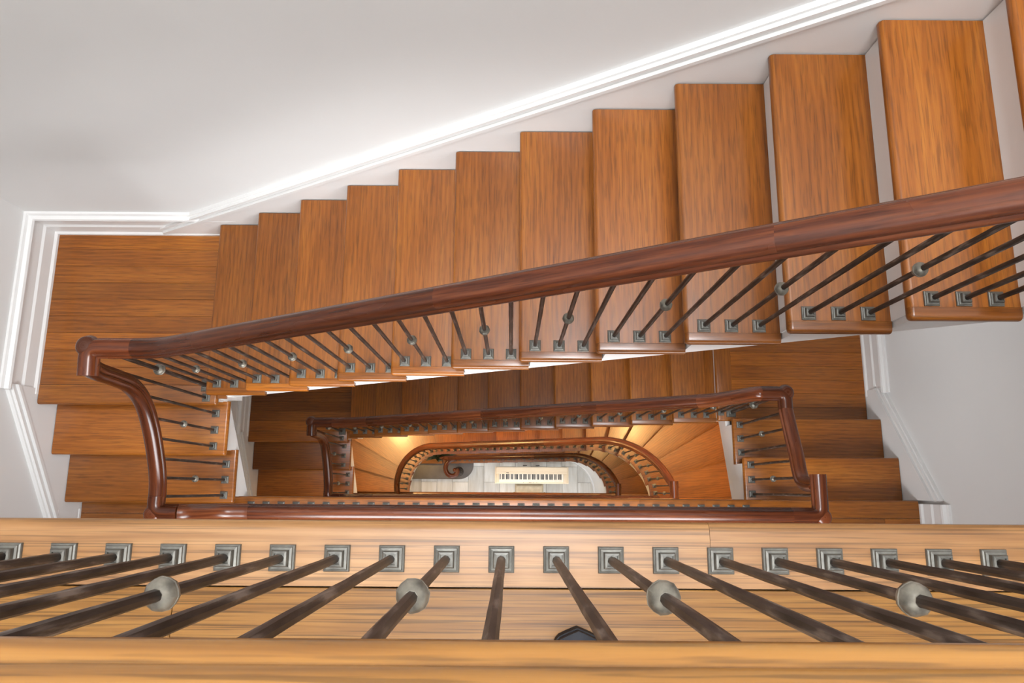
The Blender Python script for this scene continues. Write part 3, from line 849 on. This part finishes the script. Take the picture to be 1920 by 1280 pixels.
# bottom steps: a dark bullnosed step and a plain one
bs = thing('bottom_step', 'dark polished bullnose step under the scroll newel', 'step', (-1.6, .7, 0))
pl = [(XL, YW), (XL, .165), (-.95, .165)] + [(-.95 + .26*math.sin(a), .425 - .26*math.cos(a)) for a in [PI/2*i/10 for i in range(1, 11)]] + [(-.69, .52), (-.75, .53), (-.75, YW)]
prism('step_top', pl, 'z', .0065 + R_ - .04, .0065 + R_, 'dark_stone', bs, .006)
prism('step_base', [(XL, YW), (XL, .19), (-.95, .19)] + [(-.95 + .235*math.sin(a), .425 - .235*math.cos(a)) for a in [PI/2*i/10 for i in range(1, 11)]] + [(-.76, .53), (-.76, YW)], 'z', 0, .0065 + R_ - .04, 'dark_stone', bs)
b2 = thing('bottom_step', 'brown upper bottom step lit warm, left of the scroll newel', 'step', (-1.9, .9, .18))
board('tread', XL, -1.25, .44, YW, L3 - 14*R_, TH, 'oak_x', b2, 's', .012)
board('riser', XL, -1.25, .475, .49, L3 - 14*R_ - TH, R_ - TH - .001, 'oak_x', b2)

# plant beside the bottom steps
pr = thing('potted_plant', 'dark green leafy plant left of the scroll newel on the ground floor', 'plant', (-1.30, .60, L3 - 14*R_))
pzz = L3 - 14*R_
mesh_obj('pot', lathe_mesh([(.06, 0), (.085, .14), (.09, .15), (.08, .15), (.075, .13), (0, .13)], 18), 'terracotta', pr, (-1.30, .60, pzz))
bm = bmesh.new(); rnd = random.Random(3)
for i in range(140):
    a = rnd.uniform(0, 2*PI); el = rnd.uniform(-.2, 1.2); ln = rnd.uniform(.14, .26)
    d = Vector((math.cos(a)*math.cos(el)*1.25, math.sin(a)*math.cos(el)*.55, math.sin(el)))
    base = Vector((rnd.uniform(-.06, .06), rnd.uniform(-.03, .03), rnd.uniform(.16, .32)))
    sd = d.cross(Vector((0, 0, 1))).normalized() * rnd.uniform(.028, .045)
    up = Vector((0, 0, .006))
    tip = base + d*ln; mid = base + d*ln*.5
    v = [bm.verts.new(base), bm.verts.new(mid + sd), bm.verts.new(tip), bm.verts.new(mid - sd), bm.verts.new(mid + up)]
    for q in ((0, 1, 4), (1, 2, 4), (2, 3, 4), (3, 0, 4)): bm.faces.new([v[t] for t in q])
fo = mesh_obj('foliage', finish(bm, 'foliage'), 'leaf_green', pr, (-1.30, .60, pzz)); fo['kind'] = 'stuff'

# ------------------------------------------------------------------ piano and bench
PX0, PX1, PY0, PY1, PZ = -.284, 1.008, .092, .380, .78
p = thing('digital_piano', 'cream digital piano with black and white keys on the ground floor', 'piano', ((PX0+PX1)/2, (PY0+PY1)/2, 0))
board('case', PX0, PX1, PY0, PY1, PZ - .045, .07, 'piano_cream', p, 'nsew', .008)
board('end_block', PX0, PX0 + .022, PY0, PY1, PZ, .05, 'piano_cream', p, 'nsew', .006)
board('end_block', PX1 - .022, PX1, PY0, PY1, PZ, .05, 'piano_cream', p, 'nsew', .006)
board('control_panel', PX0 + .023, PX1 - .023, PY0 + .165, PY0 + .205, PZ - .006, .045, 'piano_cream', p, 's', .004)
board('top_lid', PX0 + .023, PX1 - .023, PY0 + .207, PY1 - .012, PZ + .004, .055, 'piano_cream', p, 's', .004)
board('display', PX0 + .20, PX0 + .245, PY0 + .178, PY0 + .188, PZ - .004, .006, 'key_black', p)
for i, xx in enumerate((.30, .40, .415, .43, .47, .53)):
    board('button', PX0 + xx + .2, PX0 + xx + .208, PY0 + .012, PY0 + .018, PZ - .037, .01, 'key_black', p)
KX0, KX1 = -.212, .918
n_w = 52; kw = (KX1 - KX0) / n_w
bw = bmesh.new(); bk = bmesh.new()
def addbox(b_, x0, x1, y0, y1, z0, z1):
    r = bmesh.ops.create_cube(b_, size=1)
    for v in r['verts']: v.co = Vector((x0 + (v.co.x+.5)*(x1-x0), y0 + (v.co.y+.5)*(y1-y0), z0 + (v.co.z+.5)*(z1-z0)))
for i in range(n_w):
    addbox(bw, KX0 + kw*i + .0006, KX0 + kw*(i+1) - .0006, PY0 + .028, PY0 + .163, PZ - .045, PZ - .022)
    if i < n_w - 1 and (i % 7) in (0, 2, 3, 5, 6):
        xx = KX0 + kw*(i+1)
        addbox(bk, xx - .0068, xx + .0068, PY0 + .070, PY0 + .163, PZ - .022, PZ - .009)
o = mesh_obj('white_keys', finish(bw, 'white_keys'), 'key_white', p); o['kind'] = 'stuff'
o = mesh_obj('black_keys', finish(bk, 'black_keys'), 'key_black', p); o['kind'] = 'stuff'
board('key_cheek', PX0 + .0225, KX0 - .001, PY0 + .004, PY0 + .164, PZ - .012, .04, 'piano_cream', p, 'nsew', .004)
board('key_cheek', KX1 + .001, PX1 - .0225, PY0 + .004, PY0 + .164, PZ - .012, .04, 'piano_cream', p, 'nsew', .004)
board('leg', PX0 + .02, PX0 + .06, PY0 + .05, PY1 - .02, PZ - .116, PZ - .116, 'piano_cream', p)
board('leg', PX1 - .06, PX1 - .02, PY0 + .05, PY1 - .02, PZ - .116, PZ - .116, 'piano_cream', p)
board('stretcher', PX0 + .061, PX1 - .061, PY1 - .06, PY1 - .035, .45, .25, 'piano_cream', p)
# bench
b_ = thing('piano_bench', 'cream tufted piano bench in front of the keyboard', 'bench', (.328, -.08, 0))
BX0, BX1, BY0, BY1 = .075, .580, -.24, .086
bm = bmesh.new(); nx, ny = 30, 18; gv = []
for j in range(ny + 1):
    row = []
    for i in range(nx + 1):
        u, v = i / nx, j / ny
        ed = min(u, 1-u, .12) / .12; ev = min(v, 1-v, .18) / .18
        z = .035 * math.sqrt(max(0, 1 - (1-ed)**2)) * math.sqrt(max(0, 1 - (1-ev)**2))
        for a in (.2, .5, .8):
            for c in (.28, .72):
                z -= .020 * math.exp(-(((u-a)*3.2)**2 + ((v-c)*2.2)**2) * 14)
        row.append(bm.verts.new((u*(BX1-BX0), v*(BY1-BY0), z)))
    gv.append(row)
for j in range(ny):
    for i in range(nx): bm.faces.new((gv[j][i], gv[j][i+1], gv[j+1][i+1], gv[j+1][i]))
bmesh.ops.solidify(bm, geom=bm.faces[:], thickness=.004)
mesh_obj('cushion', finish(bm, 'cushion', 60), 'bench_fabric', b_, (BX0, BY0, .465))
board('frame', BX0, BX1, BY0, BY1, .462, .07, 'piano_cream', b_, 'nsew', .008)
for lx in (BX0 + .02, BX1 - .06):
    for ly in (BY0 + .02, BY1 - .06): board('leg', lx, lx + .04, ly, ly + .04, .391, .391, 'piano_cream', b_)
km = lathe_mesh([(0, .03), (.014, .03), (.022, .022), (.022, .010), (.010, .006), (.008, 0), (0, 0)], 14)
for sx, kx in ((1, BX1), (-1, BX0)):
    o = mesh_obj('knob', km, 'brass', b_, (kx, -.075, .43)); o.rotation_euler = (0, sx*PI/2, 0)
# pedal unit cable behind the piano
for i, xx in enumerate((.22, .455)):
    pd = thing('pedal_clip', ('small dark clip behind the piano, left of two', 'small dark clip behind the piano, right of two')[i], 'clip', (xx, .43, 0))
    board('clip_body', xx, xx + .045, .418, .430, .02, .02, 'key_black', pd, 'nsew', .003)
    board('clip_arm', xx + .045, xx + .075, .422, .434, .012, .010, 'key_black', pd, 'nsew', .002)

# ------------------------------------------------------------------ shoe on the nearest gallery
sh = thing('shoe', 'dark navy shoe toe peeking out under the foreground handrail', 'shoe', (.105, -.34, L0))
def shoe_outline(sc):
    pts = []
    for i in range(40):
        t = 2*PI*i/40
        ct, st = math.cos(t), math.sin(t)
        x_ = .044*sc*math.copysign(abs(ct)**.62, ct) * (1 + .06*st)
        y_ = .128*math.copysign(abs(st)**.62, st)
        if y_ > .07: y_ += .0028*math.cos(x_/.043*PI*2.2)
        pts.append((x_, y_))
    return pts
def loft(rings, name):
    bm = bmesh.new(); rs = [[bm.verts.new(v) for v in r] for r in rings]
    for a, c in zip(rs, rs[1:]):
        for i in range(len(a)): bm.faces.new((a[i], a[(i+1) % len(a)], c[(i+1) % len(a)], c[i]))
    bm.faces.new(rs[0]); bm.faces.new(rs[-1])
    return finish(bm, name, 50)
O = shoe_outline(1.0)
mesh_obj('sole', loft([[(x_, y_, z_) for x_, y_ in O] for z_ in (0, .022)], 'sole'), 'shoe_rubber', sh, (.104, -.340, L0))
rg = []
for z_, k_, ys in ((.020, .97, 0), (.038, .96, 0), (.052, .86, -.01), (.064, .66, -.03), (.085, .52, -.055), (.10, .47, -.065)):
    rg.append([(x_*k_, (y_*(k_ if z_ > .05 else .985) + ys), z_) for x_, y_ in O])
mesh_obj('upper', loft(rg, 'upper'), 'shoe_navy', sh, (.104, -.340, L0))

# ------------------------------------------------------------------ lamps under the landings
def lamp(x, y, zc, power, label, r=.11):
    t = thing('ceiling_lamp', label, 'lamp', (x, y, zc), 'round ceiling lamps under the stairs')
    mesh_obj('lamp_base', lathe_mesh([(0, 0), (r, 0), (r, -.02), (r*.9, -.03), (0, -.03)], 24), 'brass', t, (x, y, zc))
    mesh_obj('lamp_shade', lathe_mesh([(r*.88, -.03), (r*.85, -.055), (r*.6, -.08), (0, -.09)], 24), 'lamp_glow', t, (x, y, zc))
    l = bpy.data.lights.new('ceiling_lamp_light', 'POINT'); l.energy = power; l.color = (1.0, 0.60, 0.22); l.shadow_soft_size = .09
    o = bpy.data.objects.new('ceiling_lamp_light', l); C.objects.link(o); o.parent = t; o.location = (0, 0, -.19)
    return t
lamp(1.82, .90, L1 - 3*R_ - .21, 125, 'round ceiling lamp under the dark right landing')
lamp(-1.98, .92, L1 - 15*R_ - .20, 200, 'round ceiling lamp under the dark left landing')
lamp(1.75, .80, L2 - 4*R_ - .32, 48, 'round ceiling lamp under the right winding steps')
lamp(-1.85, .85, L2 - 17*R_ - .32, 48, 'round ceiling lamp under the left winding steps')
lamp(-.5, -.70, CEIL, 14, 'round ceiling lamp over the nearest gallery')
